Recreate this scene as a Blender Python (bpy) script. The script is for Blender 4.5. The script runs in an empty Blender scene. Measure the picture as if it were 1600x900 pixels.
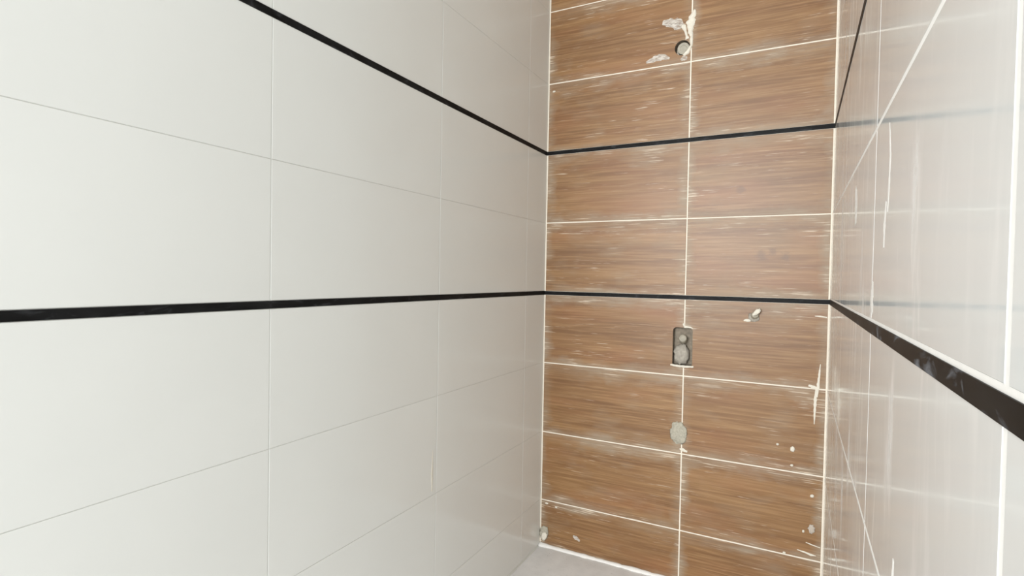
import bpy, bmesh, math, random
import numpy as np
from mathutils import Vector, Matrix, noise
from mathutils.geometry import tessellate_polygon

random.seed(4)
SC = bpy.context.scene
COL = SC.collection

# ------------------------------------------------------------------ camera
FPX, YAW, PITCH, ROLL = 847.13, -0.4836, -0.0209, 0.0180
CAM = Vector((0.9675, -2.1456, 1.2674))
fwd = Vector((math.sin(YAW)*math.cos(PITCH), math.cos(YAW)*math.cos(PITCH), math.sin(PITCH)))
rt = Vector((math.cos(YAW), -math.sin(YAW), 0))
up = rt.cross(fwd)
r2 = math.cos(ROLL)*rt + math.sin(ROLL)*up
u2 = -math.sin(ROLL)*rt + math.cos(ROLL)*up
cd = bpy.data.cameras.new('camera'); cam = bpy.data.objects.new('camera', cd); COL.objects.link(cam)
cd.sensor_width = 36; cd.lens = FPX*36/1600; cd.clip_start = 0.01
cam.matrix_world = Matrix(((r2.x, u2.x, -fwd.x, CAM.x), (r2.y, u2.y, -fwd.y, CAM.y), (r2.z, u2.z, -fwd.z, CAM.z), (0, 0, 0, 1)))
SC.camera = cam

# ------------------------------------------------------------------ world, daylight, exposure
w = bpy.data.worlds.new('daylight'); SC.world = w; w.use_nodes = True
w.node_tree.nodes['Background'].inputs[0].default_value = (0.95, 0.98, 1.0, 1)
w.node_tree.nodes['Background'].inputs[1].default_value = 0.9
def area(name, loc, target, sx, sy, power, color=(1, 1, 1)):
    d = bpy.data.lights.new(name, 'AREA'); d.shape = 'RECTANGLE'; d.size = sx; d.size_y = sy; d.energy = power; d.color = color
    o = bpy.data.objects.new(name, d); COL.objects.link(o); o.location = loc
    o.rotation_euler = (Vector(target)-Vector(loc)).to_track_quat('-Z', 'Y').to_euler()
    return o
area('window_daylight', (0.24, -4.9, 1.92), (0.5, 0, 1.45), 1.2, 1.2, 103, (0.965, 0.99, 1.0))
SC.view_settings.view_transform = 'Standard'; SC.view_settings.look = 'None'
SC.view_settings.gamma = 1; SC.view_settings.use_curve_mapping = False
SC.view_settings.exposure = 0.65

# ------------------------------------------------------------------ measured layout (metres)
W = 1.0686            # width of the recess: left wall at x=0, right wall at x=W, back wall at y=0
XJ = 0.5902           # upright joint in the back wall
FZ = 0.0991           # floor
TOP = 3.0
ROWS = [FZ, 0.299, 0.5965, 0.8978, 1.2, 1.5014, 1.8, 2.0956, 2.402, 2.70, TOP]
STRIP = (1.2, 1.8)
SH = 0.0079           # half height of a black strip
Y_FRONT = -2.75
G_BACK, G_LEFT, G_RIGHT = 0.0046, 0.0012, 0.0070
TH = {'left': 0.0012, 'back': 0.0012, 'right': 0.0004}
TT = 0.0012           # tiles stand this proud of the grout

# ------------------------------------------------------------------ node helpers
class NT:
    def __init__(s, name):
        s.m = bpy.data.materials.new(name); s.m.use_nodes = True; s.t = s.m.node_tree
        s.b = s.t.nodes['Principled BSDF']; s.out = s.t.nodes['Material Output']
    def n(s, typ, **k):
        x = s.t.nodes.new(typ)
        for a, v in k.items(): setattr(x, a, v)
        return x
    def l(s, a, b): s.t.links.new(a, b)
    def put(s, sock, v):
        if hasattr(v, 'is_output'): s.l(v, sock)
        else: sock.default_value = v
    def math(s, op, a, b=0.0, c=0.0, clamp=False):
        x = s.n('ShaderNodeMath', operation=op, use_clamp=clamp)
        s.put(x.inputs[0], a); s.put(x.inputs[1], b); s.put(x.inputs[2], c)
        return x.outputs[0]
    def ramp(s, v, lo, hi, a=0.0, b=1.0):
        x = s.n('ShaderNodeMapRange', clamp=True)
        s.put(x.inputs[0], v); s.put(x.inputs[1], lo); s.put(x.inputs[2], hi); s.put(x.inputs[3], a); s.put(x.inputs[4], b)
        return x.outputs[0]
    def mix(s, f, a, b):
        x = s.n('ShaderNodeMix', data_type='RGBA')
        s.put(x.inputs[0], f)
        for i, v in ((6, a), (7, b)):
            if isinstance(v, tuple): x.inputs[i].default_value = (*v, 1)
            else: s.l(v, x.inputs[i])
        return x.outputs[2]
    def pos(s):                                    # world position, shifted tile by tile
        g = s.n('ShaderNodeNewGeometry'); oi = s.n('ShaderNodeObjectInfo')
        x = s.n('ShaderNodeVectorMath', operation='MULTIPLY_ADD')
        c = s.n('ShaderNodeCombineXYZ')
        for i in range(3): s.l(oi.outputs['Random'], c.inputs[i])
        s.l(c.outputs[0], x.inputs[0]); x.inputs[1].default_value = (7.3, 11.1, 5.7); s.l(g.outputs['Position'], x.inputs[2])
        return x.outputs[0]
    def rnd(s): return s.n('ShaderNodeObjectInfo').outputs['Random']
    def wpos(s): return s.n('ShaderNodeNewGeometry').outputs['Position']
    def noise(s, vec, scale, det=3.0, rough=0.55, dist=0.0):
        m = s.n('ShaderNodeVectorMath', operation='MULTIPLY'); s.l(vec, m.inputs[0]); m.inputs[1].default_value = scale
        x = s.n('ShaderNodeTexNoise'); s.l(m.outputs[0], x.inputs['Vector'])
        x.inputs['Scale'].default_value = 1.0; x.inputs['Detail'].default_value = det; x.inputs['Roughness'].default_value = rough
        x.inputs['Distortion'].default_value = dist
        return x.outputs['Fac']
    def sep(s, v):
        x = s.n('ShaderNodeSeparateXYZ'); s.l(v, x.inputs[0]); return x.outputs
    def gen(s): return s.n('ShaderNodeTexCoord').outputs['Generated']
    def bump(s, h, strength, dist=0.001):
        x = s.n('ShaderNodeBump'); x.inputs['Strength'].default_value = strength; x.inputs['Distance'].default_value = dist
        s.l(h, x.inputs['Height']); s.l(x.outputs[0], s.b.inputs['Normal'])
    def set(s, **k):
        for a, v in k.items():
            sock = s.b.inputs[a.replace('_', ' ')]
            if isinstance(v, tuple): sock.default_value = (*v, 1) if len(v) == 3 else v
            else: s.put(sock, v)
        return s.m

def lin(r, g, b):
    f = lambda c: (c/255/12.92 if c/255 <= 0.04045 else ((c/255+0.055)/1.055)**2.4)
    return (f(r), f(g), f(b))

def mat_wood():
    k = NT('wood_look_tile'); p = k.pos()
    broad = k.noise(p, (1.6, 1.0, 26), 3, 0.55, 0.4)
    grain = k.noise(p, (5.0, 1.0, 150), 4, 0.6, 0.3)
    fine = k.noise(p, (9.0, 1.0, 420), 2, 0.6)
    dark, mid, light = lin(121, 84, 48), lin(145, 107, 66), lin(175, 138, 96)
    c = k.mix(k.ramp(broad, 0.36, 0.64), dark, mid)
    c = k.mix(k.ramp(grain, 0.46, 0.74, 0, 0.75), c, light)
    c = k.mix(k.ramp(grain, 0.44, 0.28, 0, 0.3), c, lin(112, 79, 50))
    c = k.mix(k.ramp(fine, 0.55, 0.75, 0, 0.2), c, lin(122, 88, 58))
    low = k.noise(p, (2.2, 1, 7), 3)
    c = k.mix(k.ramp(low, 0.36, 0.62, 0.28, 0), c, lin(118, 84, 54))
    red = k.noise(p, (2.5, 1, 9), 2)
    c = k.mix(k.ramp(red, 0.5, 0.75, 0, 0.4), c, lin(152, 100, 64))
    # dried grout: short pale dashes lying in the grain, thicker along the tile's edges
    g = k.sep(k.gen())
    ex = k.math('MULTIPLY', k.math('MINIMUM', g[0], k.math('SUBTRACT', 1.0, g[0])), 0.8)
    ez = k.math('MULTIPLY', k.math('MINIMUM', g[2], k.math('SUBTRACT', 1.0, g[2])), 0.29)
    topd = k.math('MULTIPLY', k.math('SUBTRACT', 1.0, g[2]), 0.29)
    wob = k.math('MULTIPLY', k.math('SUBTRACT', k.noise(p, (9, 9, 16), 4), 0.5), 0.13)
    edge = k.math('ADD', k.math('MINIMUM', ex, k.math('MINIMUM', topd, k.math('MULTIPLY', ez, 1.6))), wob)
    film = k.ramp(edge, 0.055, 0.005)
    where = k.ramp(k.noise(p, (3.2, 1, 5), 3, 0.6), 0.36, 0.56, 0.2, 1.0)
    streak = k.ramp(k.noise(p, (7, 1, 95), 3, 0.6), 0.3, 0.62, 0.45, 1.0)
    patch = k.noise(p, (4.5, 1, 9), 3)
    film = k.math('MULTIPLY', k.math('MAXIMUM', k.math('MULTIPLY', k.math('MULTIPLY', film, where), 0.9), k.ramp(patch, 0.54, 0.76, 0, 0.45)), streak)
    c = k.mix(film, c, lin(154, 137, 116))
    dash = k.noise(p, (10, 1, 230), 3, 0.55, 0.2)
    thr = k.math('SUBTRACT', 0.635, k.math('MULTIPLY', film, 0.145))
    dm = k.ramp(k.math('SUBTRACT', dash, thr), 0.0, 0.09)
    blotch = k.ramp(k.noise(p, (5, 1, 12), 2), 0.4, 0.62)
    dm = k.math('MULTIPLY', k.math('MULTIPLY', dm, blotch), 0.75)
    c = k.mix(dm, c, lin(216, 198, 176))
    # a few darker knots and scuffs
    wp = k.wpos()
    for (x, z, r) in ((0.778, 1.601, 0.02), (0.852, 1.358, 0.026), (0.93, 1.357, 0.02), (0.888, 1.375, 0.018)):
        d = k.n('ShaderNodeVectorMath', operation='DISTANCE'); k.l(wp, d.inputs[0]); d.inputs[1].default_value = (x, 0, z)
        dd = k.math('ADD', d.outputs['Value'], k.math('MULTIPLY', k.math('SUBTRACT', k.noise(wp, (50, 1, 90), 3), 0.5), 0.05))
        c = k.mix(k.ramp(dd, r, r*0.3, 0, 0.5), c, lin(104, 78, 58))
    k.bump(grain, 0.12, 0.001)
    rough = k.ramp(film, 0, 1, 0.42, 0.52)
    return k.set(Base_Color=c, Roughness=rough, Specular_IOR_Level=0.55)

def mat_glazed(name, col, rough, smear):
    k = NT(name); p = k.pos(); wp = k.wpos()
    c = k.mix(k.ramp(k.noise(p, (3, 3, 3), 3), 0.3, 0.7), tuple(x*0.97 for x in col), col)
    r = rough
    if smear:
        s1 = k.noise(p, (1, 12, 2.5), 4, 0.6, 0.5)
        s2 = k.noise(p, (1, 24, 6), 3, 0.6)
        m = k.math('MULTIPLY', k.ramp(s1, 0.5, 0.74), k.ramp(s2, 0.35, 0.65))
        c = k.mix(k.math('MULTIPLY', m, 0.8), c, lin(244, 241, 238))
        r = k.math('ADD', rough, k.math('ADD', k.math('MULTIPLY', m, 0.35), k.ramp(k.noise(wp, (2, 9, 4), 3), 0.35, 0.75, 0, 0.09)))
    return k.set(Base_Color=c, Roughness=r, Specular_IOR_Level=0.32 if smear else 0.6)

def mat_rough(name, col, vary=0.12, scale=60, rough=0.85, bump=0.4):
    k = NT(name); p = k.wpos()
    n = k.noise(p, (scale, scale, scale), 5, 0.6)
    c = k.mix(k.ramp(n, 0.3, 0.7), tuple(x*(1-vary) for x in col), tuple(min(1, x*(1+vary)) for x in col))
    k.bump(n, bump, 0.002)
    return k.set(Base_Color=c, Roughness=rough)

def mat_black(name, dust):
    k = NT(name); p = k.wpos()
    n = k.noise(p, (22, 22, 60), 4, 0.6, 0.6)
    c = k.mix(k.ramp(k.noise(p, (9, 9, 30), 3), 0.3, 0.7), lin(18, 17, 17), lin(36, 36, 36))
    m = k.ramp(n, 0.56, 0.75, 0, dust)
    c = k.mix(m, c, lin(150, 152, 158))
    return k.set(Base_Color=c, Roughness=k.ramp(m, 0, 0.6, 0.42, 0.65), Specular_IOR_Level=0.07)

def mat_floor():
    k = NT('raw_cement_floor'); p = k.wpos()
    a = k.noise(p, (7, 7, 7), 5, 0.6); b = k.noise(p, (90, 90, 90), 3)
    c = k.mix(k.ramp(a, 0.3, 0.7), lin(214, 213, 211), lin(236, 235, 233))
    c = k.mix(k.ramp(b, 0.66, 0.72, 0, 0.7), c, lin(228, 226, 222))
    c = k.mix(k.ramp(b, 0.33, 0.28, 0, 0.5), c, lin(140, 136, 130))
    k.bump(b, 0.3, 0.002)
    return k.set(Base_Color=c, Roughness=0.7)

def mat_haze():
    k = NT('dried_grout_haze'); p = k.wpos()
    k.set(Base_Color=lin(236, 230, 220), Roughness=0.8)
    a = k.math('MULTIPLY', k.ramp(k.noise(p, (45, 30, 170), 3), 0.3, 0.62, 0.15, 1.0), 0.75)
    return k.set(Alpha=a)

M = dict(
    haze=mat_haze(),
    wood=mat_wood(),
    left=mat_glazed('light_satin_tile', (0.83, 0.83, 0.795), 0.15, False),
    right=mat_glazed('light_gloss_tile', (0.745, 0.755, 0.742), 0.06, True),
    grout=mat_rough('white_grout', lin(238, 228, 212), 0.05, 40, 0.8, 0.15),
    grout_left=mat_rough('matching_grout', lin(214, 213, 207), 0.03, 40, 0.8, 0.15),
    grout_right=mat_rough('bright_grout', lin(244, 241, 236), 0.03, 40, 0.8, 0.15),
    black=mat_black('black_glazed_strip', 0.12), black_dusty=mat_black('dusty_black_strip', 0.55),
    mortar=mat_rough('grey_mortar', lin(168, 160, 148), 0.2, 90, 0.9, 0.8),
    mortar_pale=mat_rough('pale_mortar', lin(178, 172, 156), 0.2, 130, 0.9, 1.0),
    plug=mat_rough('grey_plastic_plug', lin(165, 158, 142), 0.1, 70, 0.55, 0.2),
    mortar_light=mat_rough('light_mortar', lin(190, 178, 164), 0.12, 120, 0.9, 0.6),
    mortar_shade=mat_rough('recess_shade_mortar', lin(140, 129, 114), 0.25, 80, 0.95, 0.8),  # mortar colour darkened to paint in the shade of the recess
    pale=mat_rough('dried_white_grout', lin(226, 219, 204), 0.06, 120, 0.85, 0.5),
    floor=mat_floor(),
    ceiling=mat_rough('white_plaster', lin(235, 234, 230), 0.03, 20, 0.9, 0.1),
)

# ------------------------------------------------------------------ mesh helpers
def link(name, me, mat=None, parent=None):
    o = bpy.data.objects.new(name, me); COL.objects.link(o)
    if mat is not None and not me.materials: me.materials.append(mat)
    if parent: o.parent = parent
    return o
def tag(o, label=None, cat=None, group=None, kind=None):
    for a, v in (('label', label), ('category', cat), ('group', group), ('kind', kind)):
        if v: o[a] = v
    return o
def mesh(name, vs, fs, smooth=False):
    me = bpy.data.meshes.new(name); me.from_pydata(vs, [], fs); me.update()
    bm = bmesh.new(); bm.from_mesh(me); bmesh.ops.recalc_face_normals(bm, faces=bm.faces); bm.to_mesh(me); bm.free()
    if smooth:
        for p in me.polygons: p.use_smooth = True
    return me
def boxes(name, bs):
    vs, fs = [], []
    for (x0, x1, y0, y1, z0, z1) in bs:
        b = len(vs)
        vs += [(x, y, z) for x in (x0, x1) for y in (y0, y1) for z in (z0, z1)]
        fs += [tuple(b+i for i in f) for f in ((0,1,3,2),(4,6,7,5),(0,4,5,1),(2,3,7,6),(0,2,6,4),(1,5,7,3))]
    return mesh(name, vs, fs)

# every wall has its own frame: a = along the wall, h = height, d = out of the wall into the room
FR = {
    'left':  lambda a, h, d: (d, -a, h),
    'right': lambda a, h, d: (W-d, -a, h),
    'back':  lambda a, h, d: (a, -d, h),
}
tile_cache = {}
def tile(wall, parent, mat, a0, a1, h0, h1):
    key = (wall, round(a1-a0, 4), round(h1-h0, 4))
    f = FR[wall]
    if key not in tile_cache:
        wd, ht, ch = a1-a0, h1-h0, 0.0009
        vs = [f(a, h, d) for d, i in ((-TH[wall], 0), (-min(ch, TH[wall])*0.6, 0), (0, min(ch, TH[wall]))) for a, h in ((i, i), (wd-i, i), (wd-i, ht-i), (i, ht-i))]
        if wall == 'right': vs = [(x-W, y, z) for x, y, z in vs]
        fs = [(0, 1, 2, 3), (8, 9, 10, 11)]
        for b in (0, 4):
            fs += [(b+i, b+(i+1) % 4, b+4+(i+1) % 4, b+4+i) for i in range(4)]
        tile_cache[key] = mesh('tile_'+wall, vs, fs)
    o = link('tile', tile_cache[key], mat, parent)
    o.location = f(a0, h0, 0)
    return o
def poly_slab(name, outer, holes, d0, d1, wall='back'):
    """outline with holes in the wall's plane, given depth d0 (behind) to d1 (front)"""
    f = FR[wall]
    loops = [outer]+holes
    flat = [p for l in loops for p in l]
    tris = tessellate_polygon([[Vector((a, h, 0)) for a, h in l] for l in loops])
    n = len(flat)
    vs = [f(a, h, d1) for a, h in flat]+[f(a, h, d0) for a, h in flat]
    fs = [tuple(t) for t in tris]+[tuple(i+n for i in t) for t in tris]
    b = 0
    for l in loops:
        m = len(l)
        fs += [(b+i, b+(i+1) % m, b+n+(i+1) % m, b+n+i) for i in range(m)]
        b += m
    return vs, fs
def lump(name, c, r, seed, amp=0.18, nu=18, nv=10, freq=2.2, rot=0.0, flat=None):
    """irregular rounded clump of mortar, centre c and radii r in world axes"""
    vs, fs = [], []
    off = Vector((seed*3.7, seed*1.9, seed*5.3))
    cr, sr = math.cos(rot), math.sin(rot)
    for j in range(nv+1):
        th = math.pi*j/nv
        for i in range(nu):
            ph = 2*math.pi*i/nu
            v = Vector((math.sin(th)*math.cos(ph), -math.cos(th), math.sin(th)*math.sin(ph)))
            s = 1+amp*2*noise.noise(v*freq+off)+amp*0.7*noise.noise(v*freq*2.7+off)
            x, y, z = v.x*s*r[0], v.y*s*r[1], v.z*s*r[2]
            x, z = x*cr-z*sr, x*sr+z*cr
            vs.append((c[0]+x, c[1]+y, c[2]+z))
    for j in range(nv):
        for i in range(nu):
            fs.append((j*nu+i, j*nu+(i+1) % nu, (j+1)*nu+(i+1) % nu, (j+1)*nu+i))
    me = mesh(name, vs, fs, True)
    bm = bmesh.new(); bm.from_mesh(me); bmesh.ops.remove_doubles(bm, verts=bm.verts, dist=1e-6)
    bmesh.ops.recalc_face_normals(bm, faces=bm.faces); bm.to_mesh(me); bm.free()
    return me
def smear(name, wall, pts, seed, thick=0.0016, cross=7, sheet=False):
    """trail of dried grout spread on a wall: pts = (a, h, half width); domed, ragged edges"""
    f = FR[wall]; vs, fs = [], []
    P = []
    for (a0, h0, w0), (a1, h1, w1) in zip(pts, pts[1:]):
        n = max(3, int(math.hypot(a1-a0, h1-h0)/0.004))
        P += [(a0+(a1-a0)*t/n, h0+(h1-h0)*t/n, w0+(w1-w0)*t/n) for t in range(n)]
    P.append(pts[-1])
    for i, (a, h, wd) in enumerate(P):
        a2, h2, _ = P[min(i+1, len(P)-1)]; a1, h1, _ = P[max(i-1, 0)]
        L = math.hypot(a2-a1, h2-h1) or 1
        na, nh = -(h2-h1)/L, (a2-a1)/L
        for j in range(cross):
            t = 2*j/(cross-1)-1
            e = 1+0.45*noise.noise(Vector((i*0.45, seed*7.1+(3 if t > 0 else 0), 0)))
            q = t*wd*e
            d = 0.0001+thick*max(0, 1-t*t)**0.6*(1+0.4*noise.noise(Vector((i*0.5, j*0.8, seed))))*min(1, wd/0.004)
            if abs(t) == 1: d = 0.0
            if sheet: d = 0.0003+0.3*d
            vs.append(f(a+na*q, h+nh*q, d))
    for i in range(len(P)-1):
        for j in range(cross-1):
            fs.append((i*cross+j, i*cross+j+1, (i+1)*cross+j+1, (i+1)*cross+j))
    if sheet: return mesh(name, vs, fs)             # a film: one skin, lying on the tile
    fs.append(tuple(range(cross))); fs.append(tuple((len(P)-1)*cross+j for j in range(cross)))   # end caps
    fs += [(i*cross+cross-1, i*cross, (i+1)*cross, (i+1)*cross+cross-1) for i in range(len(P)-1)]  # back, on the wall
    return mesh(name, vs, fs, False)
def cyl(name, c, axis, r, length, n=28, bev=0.002):
    """short capped cylinder: c on the wall side, axis outward"""
    ax = Vector(axis).normalized(); s = ax.orthogonal().normalized(); t = ax.cross(s)
    prof = [(0, r), (length-bev, r), (length-bev*0.3, r-bev*0.3), (length, r-bev), (length, r*0.55), (length-0.0015, r*0.5)]
    vs = [tuple(Vector(c)+ax*l+(s*math.cos(2*math.pi*i/n)+t*math.sin(2*math.pi*i/n))*q) for l, q in prof for i in range(n)]
    fs = [(j*n+i, j*n+(i+1) % n, (j+1)*n+(i+1) % n, (j+1)*n+i) for j in range(len(prof)-1) for i in range(n)]
    fs += [tuple(range(n)), tuple((len(prof)-1)*n+i for i in range(n))]
    return mesh(name, vs, fs)
def thing(name, loc, label, cat, group=None):
    o = bpy.data.objects.new(name, None); COL.objects.link(o); o.location = loc; o.empty_display_size = 0.02
    return tag(o, label, cat, group)
def part(name, me, mat, root):
    o = link(name, me, mat); o.parent = root; o.matrix_parent_inverse = Matrix.Translation(root.location).inverted()
    return o

# ------------------------------------------------------------------ the setting
def circle(c, r, n=32): return [(c[0]+r*math.cos(2*math.pi*i/n), c[1]+r*math.sin(2*math.pi*i/n)) for i in range(n)]
HOLE = (0.5572, 2.1535); HR = 0.0285
BX0, BX1, BZ0, BZ1 = 0.5475, 0.6215, 0.938, 1.084
def box_outline():
    pts = []; r = 0.014
    for cx, cz, a0 in ((BX1-r, BZ1-r, 0), (BX0+r, BZ1-r, 90), (BX0+r*.5, BZ0+r*.5, 180), (BX1-r*.5, BZ0+r*.5, 270)):
        q = r if a0 < 180 else r*0.5
        pts += [(cx+q*math.cos(math.radians(a0+k*22.5)), cz+q*math.sin(math.radians(a0+k*22.5))) for k in range(5)]
    return pts
box_hole = box_outline()

vs, fs = poly_slab('wall_back', [(-0.1, 0.0), (W+0.1, 0.0), (W+0.1, TOP), (-0.1, TOP)], [circle(HOLE, HR), box_hole], -0.04, -TT)
b = len(vs)
vs += [(x, y, z) for x in (-0.1, W+0.1) for y in (0.0401, 0.12) for z in (0, TOP)]
fs += [tuple(b+i for i in f) for f in ((0,1,3,2),(4,6,7,5),(0,4,5,1),(2,3,7,6),(0,2,6,4),(1,5,7,3))]
me = mesh('wall_back', vs, fs); me.materials.append(M['grout']); me.materials.append(M['mortar_shade'])
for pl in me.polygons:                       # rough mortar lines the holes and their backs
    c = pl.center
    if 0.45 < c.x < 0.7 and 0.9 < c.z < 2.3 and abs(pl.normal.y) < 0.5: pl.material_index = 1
wall_back = tag(link('wall_back', me, None), 'end wall of brown wood-look tiles with white grout lines', 'wall', kind='structure')
wall_left = tag(link('wall_left', boxes('wall_left', [(-0.1, -TT, Y_FRONT, 0.0, 0.0, TOP)]), M['grout_left']), 'long pale satin tiled wall on the left with two black strips', 'wall', kind='structure')
wall_right = tag(link('wall_right', boxes('wall_right', [(W+TH['right'], W+0.1, Y_FRONT, 0.0, 0.0, TOP)]), M['grout_right']), 'glossy pale tiled wall on the right mirroring the brown wall', 'wall', kind='structure')
tag(link('floor', boxes('floor', [(0.0, W, Y_FRONT, 0.0, 0.0, FZ)]), M['floor']), 'raw pale grey cement floor in the corner', 'floor', kind='structure')
tag(link('ceiling', boxes('ceiling', [(-0.1, W+0.1, Y_FRONT, 0.12, TOP, TOP+0.08)]), M['ceiling']), 'plain white ceiling above the tiled recess', 'ceiling', kind='structure')

def row_spans(gap, strip_gap_lo, strip_gap_hi):
    out = []
    for z0, z1 in zip(ROWS, ROWS[1:]):
        a = z0+(SH+strip_gap_hi if z0 in STRIP else gap/2 if z0 != FZ else 0.001)
        c = z1-(SH+strip_gap_lo if z1 in STRIP else gap/2 if z1 != TOP else 0.001)
        out.append((a, c))
    return out

# back wall tiles; two of them are cut for the pipe holes
def cut_tile(outer, holes):
    vs, fs = poly_slab('tile', outer, holes, -TT, 0.0)
    link('tile', mesh('tile_cut', vs, fs), M['wood'], wall_back)
g = G_BACK
for (h0, h1) in row_spans(g, 0.0012, 0.0012):
    la, lb, ra, rb = 0.0055, XJ-g/2, XJ+g/2, W-0.0045
    if h0 < HOLE[1] < h1:
        cut_tile([(la, h0), (lb, h0), (lb, h1), (la, h1)], [circle(HOLE, HR)])
        tile('back', wall_back, M['wood'], ra, rb, h0, h1)
    elif h0 < 1.0 < h1:
        L = [p for p in box_hole if p[0] < lb]          # rounded corners: top left, then bottom left
        R = [p for p in box_hole if p[0] > ra]
        Lt = [p for p in L if p[1] > 1.0]; Lb = [p for p in L if p[1] < 1.0]
        Rt = [p for p in R if p[1] > 1.0]; Rb = [p for p in R if p[1] < 1.0]
        cut_tile([(la, h0), (lb, h0), (lb, BZ0)]+Lb[::-1]+Lt[::-1]+[(lb, BZ1), (lb, h1), (la, h1)], [])
        cut_tile([(ra, h0), (rb, h0), (rb, h1), (ra, h1), (ra, BZ1)]+Rt[::-1]+Rb[::-1]+[(ra, BZ0)], [])
    else:
        tile('back', wall_back, M['wood'], la, lb, h0, h1)
        tile('back', wall_back, M['wood'], ra, rb, h0, h1)
def cols(joints, start, gap):
    e = [start]+joints+[-Y_FRONT-0.001]
    gp = gap if isinstance(gap, list) else [gap]*len(joints)
    return [(a+(gp[i-1]/2 if i else 0), c-(gp[i]/2 if i < len(e)-2 else 0)) for i, (a, c) in enumerate(zip(e, e[1:]))]
for (h0, h1) in row_spans(G_LEFT, 0.0008, 0.0008):
    for (a0, a1) in cols([0.1825, 0.7825, 1.3825, 1.9825, 2.5825], 0.002, G_LEFT):
        tile('left', wall_left, M['left'], a0, a1, h0, h1)
for (h0, h1) in row_spans(G_RIGHT, 0.001, 0.006):
    for (a0, a1) in cols([0.564, 1.164, 1.7645, 2.365], 0.003, [0.0012, 0.0034, 0.0080, 0.006]):
        tile('right', wall_right, M['right'], a0, a1, h0, h1)

# black strips let into the three walls
n = 0
for z, nm in ((1.2, 'lower'), (1.8, 'upper')):
    for wall, txt in (('left', 'pale left wall'), ('back', 'brown end wall'), ('right', 'glossy right wall')):
        n += 1
        e = 0.0008
        if wall == 'left': me = boxes('strip', [(-TT, e, Y_FRONT+0.001, -0.0005, z-SH, z+SH)])
        if wall == 'right': me = boxes('strip', [(W-e, W+TH['right'], Y_FRONT+0.001, -0.0005, z-SH-0.0008, z+SH+0.0008)])
        if wall == 'back': me = boxes('strip', [(0.001, W-0.001, -e, TT, z-SH, z+SH)])
        tag(link('trim_%d' % n, me, M['black_dusty' if wall == 'right' and z < 1.5 else 'black']),
            '%s black tile strip running along the %s%s' % (nm, txt, ', smudged with white dust' if wall == 'right' and z < 1.5 else ''), 'trim', kind='structure')

# white grout bead where the brown wall meets the floor
def bead(name, p0, p1, r, seed, mat):
    vs, fs = [], []; N = 90; C = 7
    p0, p1 = Vector(p0), Vector(p1); d = (p1-p0).normalized(); inn = Vector((-d.y, d.x, 0))
    if inn.dot(Vector((W/2, -1, 0))-p0) < 0: inn = -inn
    for i in range(N+1):
        c = p0.lerp(p1, i/N); q = r*(1+0.45*noise.noise(Vector((i*0.23, seed, 0)))+0.25*noise.noise(Vector((i*0.8, seed, 4))))
        vs.append(tuple(c))
        for j in range(C):
            a = math.pi/2*j/(C-1)
            vs.append(tuple(c+inn*q*1.1*math.cos(a)+Vector((0, 0, 1))*q*0.75*math.sin(a)))
    K = C+1
    for i in range(N):
        for j in range(K): fs.append((i*K+j, i*K+(j+1) % K, (i+1)*K+(j+1) % K, (i+1)*K+j))
    fs += [tuple(range(K)), tuple(N*K+j for j in range(K))]
    return link(name, mesh(name, vs, fs, True), mat)
tag(bead('trim_7', (0.001, -0.0002, FZ), (W-0.001, -0.0002, FZ), 0.0135, 1.3, M['grout_right']), 'rough white grout bead along the foot of the brown wall', 'trim', kind='structure')
tag(bead('trim_8', (0.0002, -0.001, FZ), (0.0002, Y_FRONT+0.01, FZ), 0.0045, 6.1, M['grout_left']), 'thin grey grout bead along the foot of the left wall', 'trim', kind='structure')

# ------------------------------------------------------------------ pipe outlets in the brown wall
t = thing('pipe_outlet', (HOLE[0], 0.02, HOLE[1]), 'round grey capped pipe outlet in the upper hole, under the white grout splash', 'pipe')
part('pipe', cyl('pipe', (HOLE[0]+0.003, 0.0395, HOLE[1]-0.002), (0, -1, 0), 0.0235, 0.030, bev=0.001), M['mortar'], t)
part('end_cap', cyl('end_cap', (HOLE[0]+0.0035, 0.0095, HOLE[1]-0.003), (0.05, -1, -0.06), 0.0225, 0.010), M['plug'], t)

t = thing('pipe_outlet', (0.584, 0.03, 1.0), 'pipe plug bedded in grey mortar inside the rectangular cut-out below the lower strip', 'pipe')
def bed(seed):
    nx, nz = 16, 28; vs, fs = [], []
    for jz in range(nz+1):
        for ix in range(nx+1):
            x = BX0+0.0003+(BX1-BX0-0.0006)*ix/nx; z = BZ0+0.0003+(BZ1-BZ0-0.0006)*jz/nz
            q = noise.noise(Vector((x*70, z*70, seed)))
            vs.append((x, 0.030+0.004*q-0.004*max(0, 1-abs(z-0.965)/0.05), z))
    m = len(vs); vs += [(x, 0.0395, z) for x, y, z in vs]
    K = nx+1
    for jz in range(nz):
        for ix in range(nx):
            a = jz*K+ix; fs += [(a, a+1, a+1+K, a+K), (m+a, m+a+K, m+a+1+K, m+a+1)]
    rim = [i for i in range(K)]+[j*K+nx for j in range(1, nz+1)]+[nz*K+i for i in range(nx-1, -1, -1)]+[j*K for j in range(nz-1, 0, -1)]
    fs += [(rim[i], rim[(i+1) % len(rim)], m+rim[(i+1) % len(rim)], m+rim[i]) for i in range(len(rim))]
    return mesh('mortar_bed', vs, fs, True)
part('mortar_bed', bed(2.2), M['mortar_shade'], t)
part('mortar_block', lump('mortar_block', (0.5800, 0.013, 0.979), (0.0285, 0.016, 0.039), 5.2, 0.13, 28, 16, 3.0), M['mortar'], t)
part('pipe_plug', cyl('pipe_plug', (0.583, 0.03, 1.030), (0.10, -1, 0.36), 0.0145, 0.044, bev=0.005), M['plug'], t)
part('grout_lip', smear('grout_lip', 'back', [(0.541, 0.9375, 0.003), (0.57, 0.935, 0.0045), (0.60, 0.934, 0.0045), (0.627, 0.937, 0.003)], 4.4, 0.003), M['pale'], t)
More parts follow.
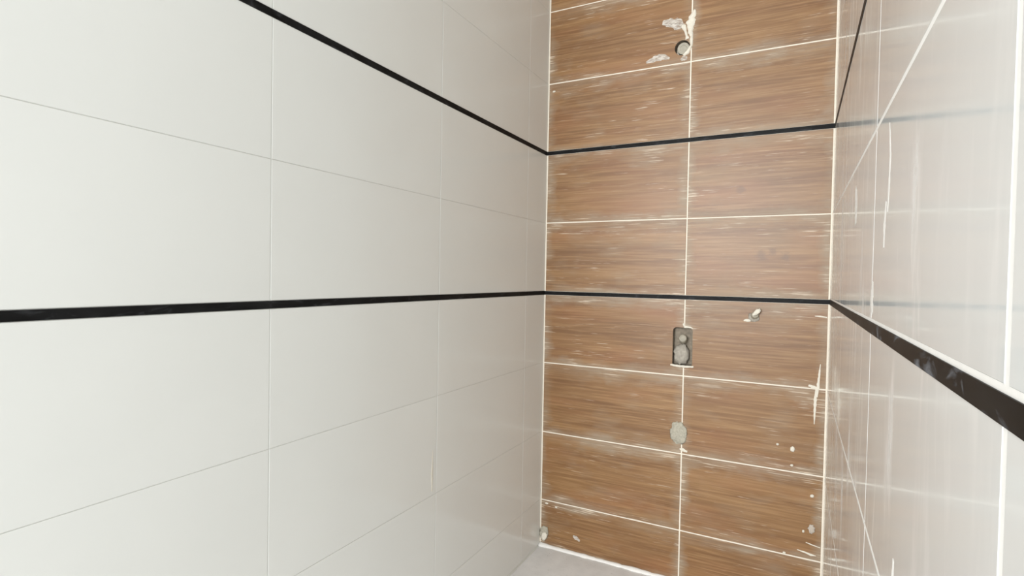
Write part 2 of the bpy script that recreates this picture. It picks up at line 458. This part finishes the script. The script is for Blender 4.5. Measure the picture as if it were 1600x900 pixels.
part('grout_lip', smear('grout_lip', 'back', [(0.586, 1.10, 0.0035), (0.592, 1.0865, 0.004), (0.612, 1.0865, 0.003), (0.622, 1.083, 0.001)], 9.4, 0.002), M['pale'], t)

tag(link('mortar_patch', lump('mortar_patch', (0.578, -0.0005, 0.677), (0.031, 0.007, 0.044), 2.6, 0.14, 28, 14, 2.4), M['mortar_pale']),
    'round grey mortar patch over the upright grout line, lowest on the brown wall', 'mortar')
t = thing('pipe_stub', (0.836, 0.0, 1.147), 'small pale plugged stub right of the cut-out, just below the lower strip', 'pipe')
part('stub', cyl('stub', (0.833, 0.0005, 1.141), (0.30, -1, 0.35), 0.0125, 0.020, 20, 0.004), M['plug'], t)
part('grout_collar', lump('grout_collar', (0.833, -0.001, 1.136), (0.018, 0.004, 0.016), 8.3, 0.2, 18, 10), M['mortar'], t)
part('grout_tip', lump('grout_tip', (0.843, -0.020, 1.156), (0.017, 0.005, 0.008), 1.3, 0.2, 16, 10, 2.2, 0.75), M['pale'], t)
part('grout_dab', lump('grout_dab', (0.812, -0.0006, 1.124), (0.014, 0.002, 0.006), 2.3, 0.2, 14, 8, 2.2, 0.1), M['pale'], t)

# ------------------------------------------------------------------ dried grout, each splash of it
def splash(name, label, wall, pts, seed, thick=0.0016, mat='pale'):
    return tag(link(name, smear(name, wall, pts, seed, thick, 7, mat == 'haze'), M[mat]), label, 'grout')
splash('grout_splash', 'thick white grout splash on the upright joint above the round hole', 'back',
       [(0.600, 2.288, 0.004), (0.597, 2.276, 0.009), (0.590, 2.262, 0.012), (0.586, 2.24, 0.016), (0.585, 2.215, 0.010), (0.590, 2.19, 0.006), (0.590, 2.155, 0.005), (0.578, 2.135, 0.007), (0.563, 2.122, 0.006)], 1.1, 0.004)
splash('grout_splash', 'curled white grout dribble left of the upright joint, reaching the round hole', 'back',
       [(0.553, 2.236, 0.005), (0.561, 2.233, 0.010), (0.566, 2.218, 0.006), (0.572, 2.195, 0.0045), (0.575, 2.183, 0.007)], 2.2, 0.003)
splash('grout_smear', 'pale brushed grout smear left of the white splash near the top', 'back',
       [(0.480, 2.262, 0.008), (0.51, 2.257, 0.018), (0.535, 2.246, 0.022), (0.556, 2.235, 0.010)], 3.3, 0.0004, 'haze')
splash('grout_smear', 'white grout dab under the round hole on the joint line', 'back',
       [(0.553, 2.107, 0.004), (0.563, 2.113, 0.008), (0.576, 2.112, 0.006)], 4.7, 0.0012, 'haze')
splash('grout_smear', 'wide pale haze on the tile just left of the round hole', 'back',
       [(0.42, 2.118, 0.004), (0.45, 2.128, 0.012), (0.48, 2.132, 0.013), (0.51, 2.120, 0.004)], 13.7, 0.0004, 'haze')
splash('grout_drip', 'upper white vertical grout drip beside the right corner of the brown wall', 'back',
       [(1.0465, 0.985, 0.001), (1.044, 0.95, 0.003), (1.041, 0.905, 0.0042), (1.039, 0.87, 0.002)], 5.5, 0.0007)
splash('grout_drip', 'lower white vertical grout drip, continuing below the joint at the right corner', 'back',
       [(1.0355, 0.90, 0.0015), (1.034, 0.86, 0.0045), (1.0335, 0.82, 0.0035), (1.033, 0.775, 0.001)], 15.5, 0.0007)
splash('grout_smear', 'short white grout scrape across the joint end under the drip', 'back',
       [(1.012, 0.908, 0.003), (1.028, 0.903, 0.005), (1.045, 0.899, 0.003)], 6.4, 0.0006)
splash('grout_smear', 'longest white scrape low in the right corner of the brown wall', 'back',
       [(1.018, 0.358, 0.001), (1.035, 0.354, 0.002), (1.062, 0.349, 0.0015)], 7.4, 0.0005)
splash('grout_smear', 'lower white scrape in the right corner, beneath the longest one', 'back',
       [(0.992, 0.326, 0.001), (1.015, 0.322, 0.003), (1.035, 0.318, 0.0035), (1.05, 0.318, 0.001)], 8.4, 0.0005)
tag(link('grout_smear', lump('grout_smear', (1.034, -0.0003, 0.408), (0.010, 0.0012, 0.016), 9.9, 0.2, 18, 8, 3.0), M['mortar_light']), 'pale blurred grout dab right of the lowest right speck', 'grout')
splash('grout_smear', 'white grout dash just under the lower strip at the right corner', 'back',
       [(1.025, 1.150, 0.001), (1.043, 1.149, 0.003), (1.062, 1.147, 0.002)], 10.2, 0.0008)
splash('grout_smear', 'white grout dab on the joint below the round mortar patch', 'back',
       [(0.583, 0.616, 0.002), (0.594, 0.613, 0.007), (0.612, 0.609, 0.004)], 11.2, 0.0012)
splash('grout_smear', 'pale grout dab on the lowest brown tile near the left corner', 'back',
       [(0.155, 0.175, 0.003), (0.165, 0.168, 0.008), (0.185, 0.158, 0.004)], 12.2, 0.0005, 'haze')
tag(link('mortar_lump', lump('mortar_lump', (0.020, -0.002, 0.155), (0.019, 0.010, 0.030), 7.7, 0.18, 22, 12), M['mortar_pale']),
    'pale mortar lump in the bottom left corner of the brown wall', 'mortar')
tag(link('mortar_lump', lump('mortar_lump', (0.026, -0.011, 0.145), (0.013, 0.005, 0.020), 4.7, 0.2, 18, 10, 2.2, -0.5), M['pale']),
    'white mortar crumb stuck on the pale lump in the bottom left corner', 'mortar')
for i, (x, z, rx, rz, txt) in enumerate((
        (0.9681, 0.6769, 0.0075, 0.0095, 'largest white grout speck, on the lower right of the brown wall'),
        (0.9212, 0.6875, 0.0045, 0.004, 'small white grout speck left of the largest speck'),
        (0.9676, 0.6200, 0.005, 0.004, 'small white grout speck just above the joint, below the largest speck'),
        (1.0333, 0.5242, 0.006, 0.006, 'round white grout speck close to the right corner, below the joint'),
        (1.0092, 0.395, 0.004, 0.005, 'small white grout speck beside the pale dab near the right corner'),
        (0.952, 0.305, 0.005, 0.004, 'lowest white grout speck on the right half of the brown wall'),
        (0.0750, 0.278, 0.005, 0.004, 'white grout speck near the left corner under the lowest joint'),
        (0.0300, 0.286, 0.008, 0.004, 'wide white grout speck at the left corner under the lowest joint'),
        (0.0270, 2.062, 0.007, 0.004, 'white grout speck at the left corner, above the upper strip'))):
    tag(link('grout_speck', lump('grout_speck', (x, -0.0004, z), (rx, 0.0025, rz), i+20.3, 0.2, 12, 8)), txt, 'grout').data.materials.append(M['pale'])

# smears of dried grout on the glossy right wall (a = distance from the brown wall)
for i, (txt, pts) in enumerate((
        ('long thin white streak on the upper right wall', [(1.295, 1.475, 0.002), (1.31, 1.43, 0.006), (1.305, 1.385, 0.008), (1.30, 1.36, 0.003)]),
        ('white dab below the long thin streak on the right wall', [(1.285, 1.375, 0.004), (1.275, 1.345, 0.010), (1.275, 1.315, 0.005)]),
        ('broad white dab low on the right wall above the strip', [(1.17, 1.27, 0.008), (1.165, 1.245, 0.016), (1.175, 1.222, 0.008)]),
        ('short white dab near the corner on the right wall', [(0.84, 1.46, 0.012), (0.86, 1.425, 0.026), (0.865, 1.385, 0.014)]),
        ('ragged white streak at the bottom of the right wall', [(1.43, 0.965, 0.004), (1.425, 0.93, 0.010), (1.42, 0.88, 0.012), (1.42, 0.84, 0.006)]),
        ('second ragged white streak at the bottom of the right wall, nearer the camera', [(1.50, 0.972, 0.004), (1.50, 0.945, 0.008), (1.49, 0.91, 0.006)]))):
    splash('grout_smear', txt, 'right', pts, 30+i*1.7, 0.0003, 'grout_right')
# streak in the upright joint of the left wall
splash('grout_smear', 'small white grout streak in the upright joint of the left wall', 'left',
       [(0.803, 0.735, 0.001), (0.804, 0.69, 0.003), (0.805, 0.66, 0.005), (0.804, 0.61, 0.002)], 51.0, 0.0008)
